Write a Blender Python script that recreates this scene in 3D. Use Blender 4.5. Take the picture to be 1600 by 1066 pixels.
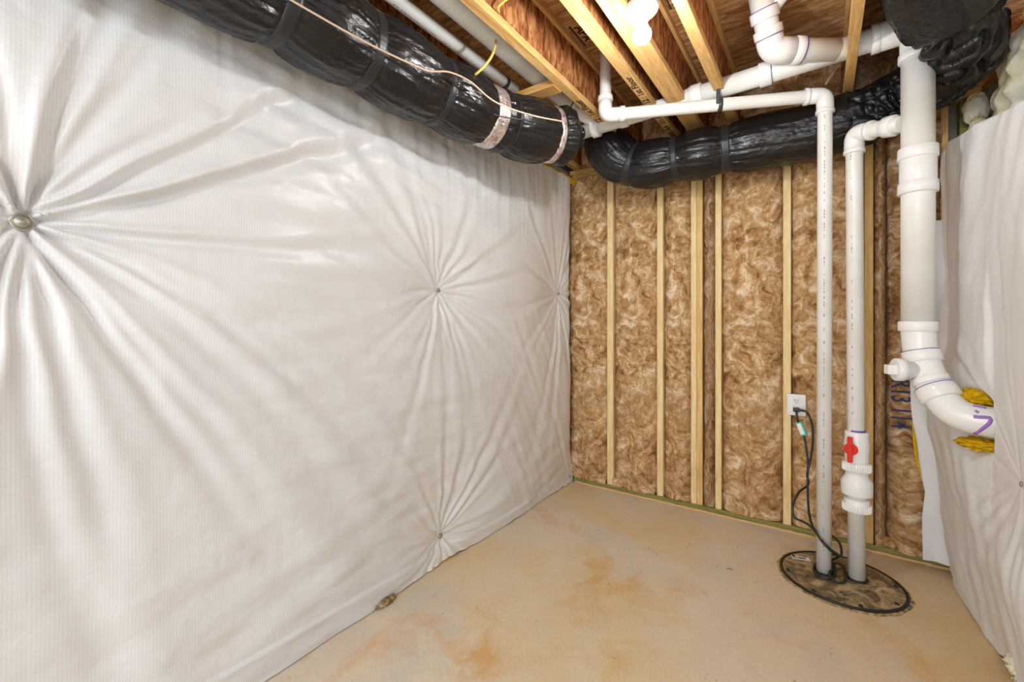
import bpy, math, random
import numpy as np
from mathutils import Vector
random.seed(7)
PI = math.pi
S = bpy.context.scene
C = S.collection
for o in list(bpy.data.objects):
    bpy.data.objects.remove(o)

# ------------------------------------------------------------------ camera
EYE = 1.35
YAW = math.radians(35.35)
FOC = 681.0
HZ = 505.0
cd = bpy.data.cameras.new('camera'); cam = bpy.data.objects.new('camera', cd); C.objects.link(cam)
cam.location = (0, 0, EYE); cam.rotation_euler = (PI/2, 0, YAW)
cd.sensor_width = 36; cd.lens = FOC/1600*36; cd.shift_y = -(533-HZ)/1600
cd.clip_start = 0.02
S.camera = cam

# ------------------------------------------------------------------ world, exposure, lights
S.view_settings.view_transform = 'Standard'; S.view_settings.look = 'None'
S.view_settings.gamma = 1; S.view_settings.use_curve_mapping = False
S.view_settings.exposure = 0.30
w = bpy.data.worlds.new('world'); S.world = w; w.use_nodes = True
w.node_tree.nodes['Background'].inputs[0].default_value = (.90, .95, 1.0, 1)
w.node_tree.nodes['Background'].inputs[1].default_value = .80
def point(name, loc, power, size, col=(.95, .975, 1)):
    l = bpy.data.lights.new(name, 'POINT'); l.energy = power; l.shadow_soft_size = size; l.color = col
    o = bpy.data.objects.new(name, l); o.location = loc; C.objects.link(o); return o
BULB_W = 440.0                                       # emission of the bare bulb in view
point('fill_lamp_behind', (-.35, -1.5, 2.3), 42, .12)   # added fill lamp behind the camera, standing in for unseen further bulbs

al = bpy.data.lights.new('rear_fill_panel', 'AREA'); al.shape = 'RECTANGLE'; al.size = 3.0; al.size_y = 2.0; al.energy = 66; al.color = (.93, .97, 1)
ao = bpy.data.objects.new('rear_fill_panel', al); ao.location = (-.3, -3.2, 1.3); ao.rotation_euler = (PI/2, 0, 0); C.objects.link(ao)   # unseen fill light added behind the camera to brighten the lower pipes

# ------------------------------------------------------------------ measuring rays of the camera onto real planes
FX, FY, RX, RY = -math.sin(YAW), math.cos(YAW), math.cos(YAW), math.sin(YAW)
def ray(u, v):
    a = (u-800)/FOC; b = (HZ-v)/FOC
    return FX+RX*a, FY+RY*a, b
def PT(u, v, t):
    d = ray(u, v); return Vector((d[0]*t, d[1]*t, EYE+d[2]*t))
def onx(u, v, x):
    return PT(u, v, x/ray(u, v)[0])
def ony(u, v, y):
    return PT(u, v, y/ray(u, v)[1])
def onz(u, v, z):
    return PT(u, v, (z-EYE)/ray(u, v)[2])

# ------------------------------------------------------------------ numpy noise
_rng = np.random.RandomState(3)
_perm = np.concatenate([_rng.permutation(256)]*3)
_g = _rng.normal(size=(256, 3)); _g /= np.linalg.norm(_g, axis=1)[:, None]
def pn(x, y, z):
    x, y, z = np.broadcast_arrays(np.asarray(x, float), np.asarray(y, float), np.asarray(z, float))
    xi = np.floor(x).astype(int); yi = np.floor(y).astype(int); zi = np.floor(z).astype(int)
    xf = x-xi; yf = y-yi; zf = z-zi
    u = xf**3*(xf*(xf*6-15)+10); v = yf**3*(yf*(yf*6-15)+10); w_ = zf**3*(zf*(zf*6-15)+10)
    def gd(i, j, k):
        h = _perm[_perm[_perm[(xi+i) & 255]+((yi+j) & 255)]+((zi+k) & 255)]
        gg = _g[h]
        return gg[..., 0]*(xf-i)+gg[..., 1]*(yf-j)+gg[..., 2]*(zf-k)
    def L(a, b, t): return a+t*(b-a)
    return 1.6*L(L(L(gd(0,0,0), gd(1,0,0), u), L(gd(0,1,0), gd(1,1,0), u), v),
             L(L(gd(0,0,1), gd(1,0,1), u), L(gd(0,1,1), gd(1,1,1), u), v), w_)
def fbm(x, y, z, o=4):
    s = 0; a = 1
    for i in range(o):
        s = s+a*pn(x*2**i+i*7.3, y*2**i-i*3.1, z*2**i+i*1.7); a *= .5
    return s
def ss(a, b, x):
    t = np.clip((x-a)/(b-a), 0, 1); return t*t*(3-2*t)

# ------------------------------------------------------------------ object helpers
WL = {}
def mk(name, verts, faces, mat, parent=None, smooth=True, base=None):
    v = np.asarray(verts, dtype=float).reshape(-1, 3)
    lo, hi = v.min(0), v.max(0)
    if base is None:
        base = (lo+hi)/2
        if parent is None: base[2] = lo[2]
    base = np.array(base, float)
    me = bpy.data.meshes.new(name)
    v2 = v-base
    if isinstance(faces, np.ndarray):
        n, k = faces.shape
        me.vertices.add(len(v2)); me.vertices.foreach_set('co', v2.astype(np.float32).ravel())
        me.loops.add(n*k); me.loops.foreach_set('vertex_index', faces.astype(np.int32).ravel())
        me.polygons.add(n); me.polygons.foreach_set('loop_start', np.arange(0, n*k, k, dtype=np.int32))
        me.polygons.foreach_set('loop_total', np.full(n, k, dtype=np.int32))
        me.update(calc_edges=True); me.validate()
    else:
        me.from_pydata([tuple(p) for p in v2], [], faces)
    me.polygons.foreach_set('use_smooth', [smooth]*len(me.polygons))
    me.update()
    if mat: me.materials.append(mat)
    o = bpy.data.objects.new(name, me); C.objects.link(o)
    if parent is not None:
        o.parent = parent; pw = WL[parent.name]; o.location = base-pw
    else: o.location = base
    WL[o.name] = base
    return o
def thing(name, base, label, cat, group=None):
    o = bpy.data.objects.new(name, None); C.objects.link(o); o.location = base
    o.empty_display_size = .05
    WL[o.name] = np.array(base, float)
    return tag(o, label, cat, group)
def tag(o, label, cat, group=None):
    o['label'] = label; o['category'] = cat
    if group: o['group'] = group
    return o
def struct(o): o['kind'] = 'structure'; return o
def stuff(o): o['kind'] = 'stuff'; return o
def gridf(nu, nv, wrapv=False):
    i = np.arange(nu-1)[:, None]; j = np.arange(nv if wrapv else nv-1)[None, :]
    j2 = (j+1) % nv
    a = i*nv+j; b = i*nv+j2; c = (i+1)*nv+j2; d = (i+1)*nv+j
    return np.stack([a, d, c, b], -1).reshape(-1, 4)
def box(name, x0, x1, y0, y1, z0, z1, mat, parent=None, bev=.002):
    v = [(x, y, z) for x in (x0, x1) for y in (y0, y1) for z in (z0, z1)]
    f = [(0,1,3,2), (4,6,7,5), (0,4,5,1), (2,3,7,6), (0,2,6,4), (1,5,7,3)]
    o = mk(name, v, f, mat, parent, smooth=False)
    if bev:
        m = o.modifiers.new('bevel', 'BEVEL'); m.width = bev; m.segments = 1
    return o
def frames(P):
    P = np.asarray(P, float); n = len(P)
    T = np.gradient(P, axis=0); T /= np.linalg.norm(T, axis=1)[:, None]+1e-12
    up = np.array([0, 0, 1.]) if abs(T[0][2]) < .9 else np.array([1., 0, 0])
    N = np.zeros_like(P); N[0] = np.cross(T[0], up); N[0] /= np.linalg.norm(N[0])
    for i in range(1, n):
        a = N[i-1]-T[i]*np.dot(N[i-1], T[i]); N[i] = a/np.linalg.norm(a)
    return T, N, np.cross(T, N)
def sweep_v(P, R, n):
    P = np.asarray(P, float); T, N, B = frames(P)
    th = np.arange(n)*2*PI/n
    R = np.broadcast_to(np.asarray(R, float).reshape(len(P) if np.ndim(R) else 1, -1), (len(P), n))
    return P[:, None, :]+R[..., None]*(np.cos(th)[None, :, None]*N[:, None, :]+np.sin(th)[None, :, None]*B[:, None, :])
def tube(name, P, r, mat, parent=None, n=28, caps=True):
    P = np.asarray(P, float)
    rr = np.full(len(P), r) if np.ndim(r) == 0 else np.asarray(r, float)
    V = sweep_v(P, rr, n).reshape(-1, 3)
    F = [tuple(q) for q in gridf(len(P), n, True)]
    if caps:
        F.append(tuple(range(n))); F.append(tuple(reversed(range((len(P)-1)*n, len(P)*n))))
    o = mk(name, V, F, mat, parent)
    for p in o.data.polygons:
        if len(p.vertices) > 4: p.use_smooth = False
    return o
def fillet(pts, rad, seg=8):
    pts = [Vector(p) for p in pts]; out = [pts[0]]
    for i in range(1, len(pts)-1):
        a, b, c = pts[i-1], pts[i], pts[i+1]
        d1 = (a-b).normalized(); d2 = (c-b).normalized()
        ang = d1.angle(d2); L = min(rad/max(math.tan(ang/2), .05), (a-b).length*.48, (c-b).length*.48)
        p, q = b+d1*L, b+d2*L
        for k in range(seg+1):
            t = k/seg
            out.append(p*(1-t)**2+b*2*t*(1-t)+q*t*t)
    out.append(pts[-1]); return [tuple(p) for p in out]
def spline(pts, step=.01):
    P = [np.array(p, float) for p in pts]; P = [2*P[0]-P[1]]+P+[2*P[-1]-P[-2]]
    out = []
    for i in range(1, len(P)-2):
        n = max(2, int(np.linalg.norm(P[i+1]-P[i])/step))
        for k in range(n):
            t = k/n
            out.append(.5*((2*P[i])+(-P[i-1]+P[i+1])*t+(2*P[i-1]-5*P[i]+4*P[i+1]-P[i+2])*t*t+(-P[i-1]+3*P[i]-3*P[i+1]+P[i+2])*t**3))
    out.append(P[-2]); return np.array(out)
def ring(name, c, d, length, r, mat, parent, lip=.003, n=32):
    # a hub / collar: short cylinder around a pipe with rounded lips, centre c, direction d
    c = np.array(c, float); d = np.array(d, float); d /= np.linalg.norm(d); h = length/2
    ts = [-h, -h, -h+lip, h-lip, h, h]; rs = [r-.012, r-lip, r, r, r-lip, r-.012]
    P = np.array([c+d*t for t in (-h, -h+1e-4, -h+lip, h-lip, h-1e-4, h)])
    return tube(name, P, rs, mat, parent, n=n)
def lathe(name, c, d, prof, mat, parent, n=32):
    c = np.array(c, float); d = np.array(d, float); d /= np.linalg.norm(d)
    P = np.array([c+d*t for t, r in prof]); 
    for i in range(1, len(P)):
        if np.linalg.norm(P[i]-P[i-1]) < 1e-6: P[i] = P[i]+d*1e-5
    # straight axis: constant frame
    return tube(name, P, [r for t, r in prof], mat, parent, n=n)
def text(name, s, size, org, xd, yd, mat, parent, off=.0012, sx=1.0):
    cu = bpy.data.curves.new('t', 'FONT'); cu.body = s; cu.size = size; cu.resolution_u = 2
    cu.offset = size*.02
    to = bpy.data.objects.new('t', cu); C.objects.link(to)
    dg = bpy.context.evaluated_depsgraph_get(); me = to.evaluated_get(dg).to_mesh()
    V = np.array([v.co[:] for v in me.vertices]); F = [tuple(p.vertices) for p in me.polygons]
    to.evaluated_get(dg).to_mesh_clear(); bpy.data.objects.remove(to); bpy.data.curves.remove(cu)
    xd = np.array(xd, float); yd = np.array(yd, float); n = np.cross(xd, yd)
    W = np.array(org, float)+V[:, :1]*sx*xd+V[:, 1:2]*yd+n*off
    return mk(name, W, F, mat, parent, smooth=False)

# ------------------------------------------------------------------ materials
def srgb(r, g, b):
    f = lambda c: (c/255/12.92) if c/255 <= .04045 else ((c/255+.055)/1.055)**2.4
    return (f(r), f(g), f(b), 1)
class M:
    def __init__(s, name, base=(.8,.8,.8,1), rough=.5, metal=0, spec=.5):
        s.m = bpy.data.materials.new(name); s.m.use_nodes = True
        s.nt = s.m.node_tree; s.b = s.nt.nodes['Principled BSDF']
        s.b.inputs['Base Color'].default_value = base; s.b.inputs['Roughness'].default_value = rough
        s.b.inputs['Metallic'].default_value = metal; s.b.inputs['Specular IOR Level'].default_value = spec
        s.co = None; s.h = []
    def n(s, t, **k):
        nd = s.nt.nodes.new(t)
        for a, b in k.items():
            if a in nd.inputs: nd.inputs[a].default_value = b
            else: setattr(nd, a, b)
        return nd
    def l(s, a, b): s.nt.links.new(a, b)
    def coord(s, scale=(1,1,1), rot=(0,0,0), warp=0, wscale=3):
        tc = s.n('ShaderNodeTexCoord'); mp = s.n('ShaderNodeMapping')
        mp.inputs['Scale'].default_value = scale; mp.inputs['Rotation'].default_value = rot
        src = tc.outputs['Object']
        if warp:
            nz = s.n('ShaderNodeTexNoise'); nz.inputs['Scale'].default_value = wscale; nz.inputs['Detail'].default_value = 2
            s.l(src, nz.inputs['Vector'])
            sub = s.n('ShaderNodeVectorMath', operation='SUBTRACT'); s.l(nz.outputs['Color'], sub.inputs[0]); sub.inputs[1].default_value = (.5,.5,.5)
            sc = s.n('ShaderNodeVectorMath', operation='SCALE'); s.l(sub.outputs[0], sc.inputs[0]); sc.inputs['Scale'].default_value = warp
            ad = s.n('ShaderNodeVectorMath', operation='ADD'); s.l(src, ad.inputs[0]); s.l(sc.outputs[0], ad.inputs[1]); src = ad.outputs[0]
        s.l(src, mp.inputs['Vector']); return mp.outputs['Vector']
    def noise(s, vec, scale, detail=4, rough=.55, dist=0):
        nz = s.n('ShaderNodeTexNoise'); nz.inputs['Scale'].default_value = scale; nz.inputs['Detail'].default_value = detail
        nz.inputs['Roughness'].default_value = rough; nz.inputs['Distortion'].default_value = dist
        s.l(vec, nz.inputs['Vector']); return nz.outputs['Fac']
    def ramp(s, fac, stops, interp='LINEAR'):
        r = s.n('ShaderNodeValToRGB'); cr = r.color_ramp; cr.interpolation = interp
        while len(cr.elements) < len(stops): cr.elements.new(.5)
        for e, (p, c) in zip(cr.elements, stops):
            e.position = p; e.color = c if len(c) == 4 else (*c, 1)
        s.l(fac, r.inputs[0]); return r.outputs[0]
    def mix(s, a, b, f, mode='MIX'):
        m = s.n('ShaderNodeMix', data_type='RGBA', blend_type=mode)
        for i, x in ((6, a), (7, b), (0, f)):
            if hasattr(x, 'is_output'): s.l(x, m.inputs[i])
            else: m.inputs[i].default_value = x
        return m.outputs[2]
    def col(s, c): s.l(c, s.b.inputs['Base Color']); return s
    def bump(s, h, strength=.5, dist=.005):
        b = s.n('ShaderNodeBump'); b.inputs['Strength'].default_value = strength; b.inputs['Distance'].default_value = dist
        s.l(h, b.inputs['Height'])
        if s.b.inputs['Normal'].links:
            s.l(s.b.inputs['Normal'].links[0].from_socket, b.inputs['Normal'])
        s.l(b.outputs[0], s.b.inputs['Normal']); return s
    def roughmap(s, c): s.l(c, s.b.inputs['Roughness']); return s

def g(v): return (v, v, v, 1)
def wood(name, c1, c2, c3, axis='Z', knots=True):
    m = M(name, rough=.62, spec=.3)
    st = {'Z': (14, 14, 1.1), 'Y': (14, 1.1, 14), 'X': (1.1, 14, 14)}[axis]
    v = m.coord(st, warp=.03, wscale=5)
    f = m.noise(v, 2.2, 5, .6, .6)
    c = m.ramp(f, [(.3, c1), (.5, c2), (.72, c3)])
    fine = m.noise(m.coord(tuple(a*6 for a in st)), 2, 3, .6)
    c = m.mix(c, m.ramp(fine, [(.35, g(.72)), (.6, g(1))]), .55, 'MULTIPLY')
    if knots:
        vo = m.n('ShaderNodeTexVoronoi'); vo.inputs['Scale'].default_value = 3.3
        m.l(m.coord({'Z': (2, 2, 1), 'Y': (2, 1, 2), 'X': (1, 2, 2)}[axis]), vo.inputs['Vector'])
        k = m.ramp(vo.outputs['Distance'], [(0, g(1)), (.035, g(.8)), (.07, g(0))])
        c = m.mix(c, srgb(140, 88, 40), k)
    m.col(c); m.bump(f, .15, .002); return m.m
STUD = wood('pale_pine', srgb(240,204,142), srgb(250,222,166), srgb(255,236,190), 'Z')
STUD2 = wood('yellow_pine_ochre', srgb(216,172,104), srgb(234,194,126), srgb(246,214,150), 'Z')
PLATE = wood('pine_plate', srgb(205,160,92), srgb(226,184,116), srgb(240,204,140), 'X')
BLOCK = wood('pine_block', srgb(196,142,76), srgb(220,168,98), srgb(236,192,126), 'X', False)
FLANGE = wood('joist_flange_pine', srgb(206,150,84), srgb(232,186,118), srgb(246,212,152), 'Y', False)
RIMW = wood('rim_pine', srgb(170,112,50), srgb(200,140,70), srgb(222,166,92), 'Y')
GREEN = wood('treated_green_pine', srgb(120,118,56), srgb(148,144,76), srgb(172,164,96), 'X', False)
def osb(name, lo, mid, hi, plane):
    m = M(name, rough=.7, spec=.2)
    rots = [(.3,.2,.5), (1.1,-.6,2.1), (-.5,.9,1.2)]
    cs = []
    for i, r in enumerate(rots):
        vo = m.n('ShaderNodeTexVoronoi'); vo.inputs['Scale'].default_value = 13+i*5; vo.inputs['Randomness'].default_value = 1
        sc = {'YZ': (1, 1, 2.2), 'XY': (.5, 2.6, 1), 'ZY': (1, 2.4, .8)}[plane]
        m.l(m.coord(sc, r, .06, 6), vo.inputs['Vector'])
        cs.append(vo.outputs['Color'])
    c = m.mix(cs[0], cs[1], .5); c = m.mix(c, cs[2], .4)
    bw = m.n('ShaderNodeRGBToBW'); m.l(c, bw.inputs[0])
    fi = m.noise(m.coord({'YZ': (8,3,40), 'XY': (4,34,8), 'ZY': (8,40,3)}[plane], warp=.1), 3, 4, .65)
    mm = m.n('ShaderNodeMath', operation='ADD'); m.l(bw.outputs[0], mm.inputs[0])
    m2 = m.n('ShaderNodeMath', operation='MULTIPLY_ADD'); m.l(fi, m2.inputs[0]); m2.inputs[1].default_value = .6; m2.inputs[2].default_value = -.3
    m.l(m2.outputs[0], mm.inputs[1])
    m.col(m.ramp(mm.outputs[0], [(.28, lo), (.5, mid), (.72, hi)])); m.bump(mm.outputs[0], .3, .002)
    return m.m
WEB = osb('osb_web', srgb(112,62,30), srgb(166,104,58), srgb(212,156,100), 'ZY')
SUB = osb('osb_subfloor', srgb(150,106,62), srgb(186,140,92), srgb(216,176,128), 'XY')

m = M('white_pvc', srgb(238,237,232), .32, spec=.45)
m.col(m.ramp(m.noise(m.coord(), 4, 3), [(.35, srgb(230,228,220)), (.65, srgb(242,241,238))])); PVC = m.m
PVCH = M('white_pvc_fitting', srgb(243,242,240), .24).m
def poly(name, sc):
    m = M(name, (.010, .010, .011, 1), .2, spec=.5)
    v = m.coord(sc, warp=.05, wscale=6)
    m.bump(m.noise(v, 13, 4, .6, .8), .55, .010); m.bump(m.noise(m.coord(tuple(a*1.3 for a in sc), (.2,.2,.1), .06), 46, 4, .65, .6), .6, .005)
    m.roughmap(m.ramp(m.noise(v, 7, 3), [(.3, g(.16)), (.7, g(.32))])); return m.m
DUCTY = poly('black_poly_film_long', (1, .35, 1)); DUCTX = poly('black_poly_film_cross', (.35, 1, 1))
STRAP = M('black_strap', (.022, .022, .024, 1), .38).m
m = M('foil_tape', srgb(196,180,178), .3, .75)
fv = m.coord(warp=.1, wscale=10); f = m.noise(fv, 40, 4, .6, 1)
m.col(m.ramp(f, [(.34, srgb(176,138,132)), (.48, srgb(222,212,210)), (.65, srgb(240,236,232))])); m.bump(f, .8, .006); FOIL = m.m
RUB = M('black_cable_rubber', (.02, .022, .02, 1), .4).m
YEL = M('yellow_cable_jacket', srgb(226,196,98), .45).m
BEI = M('beige_cable_jacket', srgb(214,186,160), .45).m
INK = M('black_ink', (.03, .022, .018, 1), .8, spec=.1).m
INK2 = M('grey_print_ink', srgb(140,138,140), .7, spec=.1).m
INKB = M('blue_ink', srgb(70,70,100), .8, spec=.1).m
PUR = M('purple_marker', srgb(160,118,196), .5).m
PRIMER = M('purple_primer_line', srgb(110,78,160), .4).m
RED = M('red_plastic', srgb(222,42,30), .35).m
TEAL = M('teal_plastic', srgb(30,178,160), .4).m
PAPER = M('white_paper', srgb(236,238,236), .6).m
PLWH = M('white_plastic_plate', srgb(240,240,240), .3).m
DARK = M('dark_slot', (.01, .01, .01, 1), .6).m
ZINC = M('galvanised_washer', srgb(176,172,160), .45, .55).m
STEEL = M('dark_metal_hanger', srgb(70,74,78), .45, .5).m
PORC = M('white_porcelain', srgb(238,236,230), .18).m
BOXM = M('blue_grey_box_plastic', srgb(58,62,72), .5).m
m = M('spray_foam', srgb(238,232,208), .6)
f = m.noise(m.coord(), 12, 4); m.col(m.ramp(f, [(.35, srgb(226,214,160)), (.5, srgb(240,234,210)), (.65, srgb(246,244,232))])); m.bump(f, .3, .01); FOAM = m.m
m = M('yellow_fibreglass', srgb(226,180,20), .85, spec=.1)
f = m.noise(m.coord((1,1,3), warp=.1), 30, 5, .7); m.col(m.ramp(f, [(.3, srgb(190,138,6)), (.55, srgb(228,184,26)), (.75, srgb(244,214,90))])); m.bump(f, .8, .006); YFIB = m.m
def fibre(name, tint=1.0, sc=(1,1,1)):
    m = M(name, rough=.9, spec=.08)
    v = m.coord(sc, warp=.16, wscale=7)
    a = m.noise(v, 4.6, 5, .58, 2.2); b = m.noise(m.coord(sc, (0, .6, 0), .1, 15), 20, 5, .66, 1.6)
    c = m.noise(m.coord(), 2.2, 3)
    f = m.n('ShaderNodeMath', operation='MULTIPLY_ADD'); m.l(b, f.inputs[0]); f.inputs[1].default_value = .55; m.l(a, f.inputs[2])
    cc = m.ramp(f.outputs[0], [(.56, srgb(124*tint,85*tint,49*tint)), (.70, srgb(180*tint,138*tint,93*tint)), (.80, srgb(204*tint,166*tint,121*tint)), (.96, srgb(240*tint,220*tint,192*tint))])
    cc = m.mix(cc, m.ramp(c, [(.35, g(.82)), (.6, g(1))]), .7, 'MULTIPLY')
    m.col(cc); m.bump(f.outputs[0], .4, .012); m.bump(m.noise(m.coord((2,2,1), (0,.4,0), .05, 30), 120, 4, .7), .5, .004)
    return m.m
BATT = fibre('brown_fibreglass', 1.03)
BATT2 = fibre('brown_fibreglass_edge', .88, (4, 1, .5))
BATT3 = fibre('brown_fibreglass_faced', 1.02, (.45, 1, 1.5))
# concrete floor
m = M('stained_concrete', rough=.6, spec=.3)
v = m.coord(warp=.3, wscale=2)
base = m.ramp(m.noise(v, 1.7, 6, .6), [(.35, srgb(222,210,196)), (.5, srgb(230,216,190)), (.65, srgb(214,207,194))])
o1 = m.ramp(m.noise(m.coord((1,1,1), (0,0,.7), .35, 2.2), 1.25, 7, .62, .5), [(.46, g(0)), (.60, g(.9))])
c = m.mix(base, srgb(228,206,162), o1)
o2 = m.ramp(m.noise(m.coord((1.3,1,1), (0,0,2.7), .3, 3), 1.9, 6, .65, .4), [(.54, g(0)), (.70, g(.85))])
c = m.mix(c, srgb(222,172,110), o2)
# ruddier toward the right wall (dried clay wash), a real stain of the slab
sx = m.n('ShaderNodeSeparateXYZ'); tc = m.n('ShaderNodeTexCoord'); m.l(tc.outputs['Object'], sx.inputs[0])
gx = m.n('ShaderNodeMapRange'); m.l(sx.outputs[0], gx.inputs[0]); gx.inputs[1].default_value = -.3; gx.inputs[2].default_value = 1.1
mm = m.n('ShaderNodeMath', operation='MULTIPLY'); m.l(gx.outputs[0], mm.inputs[0]); m.l(m.ramp(m.noise(v, 3, 5, .6), [(.3, g(.3)), (.6, g(1))]), mm.inputs[1])
c = m.mix(c, srgb(216,184,132), mm.outputs[0])
sp = m.ramp(m.noise(m.coord((1,.6,1), (0,0,.9)), 28, 3, .5, 1), [(.70, g(0)), (.78, g(.75))])
c = m.mix(c, srgb(120,84,46), sp)
fine = m.noise(m.coord(), 90, 4, .7)
c = m.mix(c, m.ramp(fine, [(.3, g(.88)), (.6, g(1.0))]), .8, 'MULTIPLY')
m.col(c); m.bump(fine, .12, .002); m.bump(m.noise(v, 6, 4), .15, .01); CONC = m.m
m = M('grey_concrete_wall', srgb(150,146,138), .85); m.bump(m.noise(m.coord(), 30, 4), .3, .004); WALLC = m.m
m = M('sill_foam_strip', srgb(224,184,132), .8, spec=.1); m.bump(m.noise(m.coord(), 60, 3), .5, .005); SILL = m.m
m = M('rough_patch_mortar', rough=.9, spec=.1)
f = m.noise(m.coord(), 40, 5, .7); m.col(m.ramp(f, [(.35, srgb(96,76,44)), (.5, srgb(176,150,108)), (.65, srgb(222,198,156))])); m.bump(f, .9, .012); MORT = m.m
m = M('muddy_black_plastic', rough=.45, spec=.4)
f = m.noise(m.coord((1,1,1), warp=.12, wscale=8), 9, 7, .7, 1.2)
m.col(m.ramp(f, [(.34, srgb(70,62,52)), (.45, srgb(120,104,80)), (.53, srgb(172,148,108)), (.66, srgb(212,190,144))])); m.bump(f, .5, .008); LID = m.m
LIDR = M('black_lid_rim', srgb(30,28,26), .5).m
# reinforced white poly film
def film(name, tint, rough, stripes):
    m = M(name, rough=rough, spec=.42)
    c = m.ramp(m.noise(m.coord(warp=.3), 1.6, 4), [(.3, srgb(*[x*.97 for x in tint])), (.7, srgb(*tint))])
    dirt = m.ramp(m.noise(m.coord((1,1,.6), warp=.2), 2.4, 6, .7), [(.6, g(0)), (.8, g(.45))])
    c = m.mix(c, srgb(214,196,170), dirt)
    if stripes:
        wv = m.n('ShaderNodeTexWave', wave_type='BANDS', bands_direction='Y'); wv.inputs['Scale'].default_value = 20*2*PI/20/ .008/ (2*PI) * .05*20/20
        wv.inputs['Scale'].default_value = 1/(.0085*20/(2*PI)) 
        m.l(m.coord(warp=.01, wscale=4), wv.inputs['Vector'])
        c = m.mix(c, m.ramp(wv.outputs['Fac'], [(0, g(.93)), (.5, g(1))]), .8, 'MULTIPLY')
        m.bump(wv.outputs['Fac'], .08, .001)
    m.col(c)
    m.bump(m.noise(m.coord((1,1,2.4), warp=.12, wscale=5), 9, 5, .6, .8), .26, .012)
    m.b.inputs['Subsurface Weight'].default_value = 0
    return m.m
SHEET = film('white_reinforced_film', (231,231,231), .34, True)
SHEET2 = film('white_matte_film', (238,238,239), .5, False)
m = M('clear_bulb_emitter'); m.b.inputs['Emission Color'].default_value = (.96, .98, 1, 1); m.b.inputs['Emission Strength'].default_value = BULB_W; GLOW = m.m

# ------------------------------------------------------------------ structure: floor, walls, ceiling
YB = 3.34            # face of the back stud wall
XL = -1.80           # face of the left concrete wall
XR = .72             # face of the right stud wall
ZJ, ZS = 2.65, 2.97  # underside of joists, of the subfloor
struct(box('floor', -2.6, 2.2, -2.6, 3.6, -.12, 0, CONC, bev=0))
struct(box('wall_left', XL-.2, XL, -1.4, 3.6, 0, ZS, WALLC, bev=0))
wb = struct(box('wall_back', XL, 1.1, 3.44, 3.46, 0, ZS, WALLC, bev=0))
def xb(u, y=YB): return ony(u, 500, y)[0]
studs = [(948.5, 958, STUD), (1026.5, 1036, STUD), (1079.5, 1088, STUD), (1088.3, 1097.5, STUD2), (1117.5, 1127, STUD), (1223.5, 1236, STUD), (1351, 1364.6, STUD2), (1470, 1482, STUD2)]
for a, b, mt in studs:
    box('stud', xb(a), xb(b), YB, 3.438, .04, 2.575, mt, wb)
box('stud', .62, .66, YB+.03, 3.438, .04, 2.575, GREEN, wb)
box('top_plate', XL+.06, .70, YB, 3.438, 2.576, 2.612, PLATE, wb)
box('top_plate', XL+.04, .74, YB-.004, 3.438, 2.613, 2.649, PLATE, wb)
box('bottom_plate', XL+.08, .66, YB-.008, 3.438, .003, .04, GREEN, wb)
# lumpy sill strip along the floor
n = 160; xs = np.linspace(XL+.1, .6, n)
P = np.stack([xs, YB-.016+.004*pn(xs*9, 0, 0), .006+.003*pn(xs*14, 3, 0)], 1)
tube('sill_seal', P, .008+.003*pn(xs*20, 1, 1), SILL, wb, n=8)

def surf(name, U, V, fn, mat, parent=None):
    uu, vv = np.meshgrid(U, V, indexing='ij'); X, Y, Z = fn(uu, vv)
    vs = np.stack([X, Y, Z], -1).reshape(-1, 3)
    return mk(name, vs, gridf(len(U), len(V)), mat, parent)

# ceiling: subfloor panel with I-joists
ce = struct(box('ceiling', XL-.2, 1.1, -1.4, 3.45, ZS, ZS+.02, SUB, bev=0))
box('subfloor_seam_spline', -.62, .95, .1, .106, ZS-.002, ZS+.001, DARK, ce, bev=0) if False else None
joists = [(-1.69, .05, 3.42), (-1.163, .05, 3.40), (-.836, .05, 3.40), (-.718, .048, 3.40), (-.669, .048, 3.40), (-.466, .052, 3.40), (.124, .044, 3.40)]
for i, (x, wd, ye) in enumerate(joists):
    j = box('floor_joist', x-.006, x+.006, -1.39, ye, ZJ+.036, ZS-.036, WEB, ce, bev=0)
    box('flange', x-wd/2, x+wd/2, -1.39, ye, ZJ, ZJ+.038, FLANGE, j)
    box('flange', x-wd/2, x+wd/2, -1.39, ye, ZS-.038, ZS-.0005, FLANGE, j)
    if i in (1, 2):
        text('stamped_print', 'BBL-RA 101 0W 68 : 12 : 1st Floor', .05, (x+.017, 3.18 if i == 1 else 3.12, ZJ), (0, -1, 0), (-1, 0, 0), INK, j, sx=1.24)
    if i == 0:
        text('stamped_print', '12 : 1st Floor : 68 : 12 : 1st', .036, (x+.014, 3.30, ZJ), (0, -1, 0), (-1, 0, 0), INK2, j)
box('rim_board', .545, .615, -1.39, 3.44, ZJ, ZS-.001, RIMW, ce)
box('rim_board', XL, 1.0, 3.405, 3.438, ZJ, ZS-.001, WEB, ce, bev=0)
box('blocking', -1.47, -1.188, 2.065, 2.155, ZJ-.005, ZJ+.034, BLOCK, ce)
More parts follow.
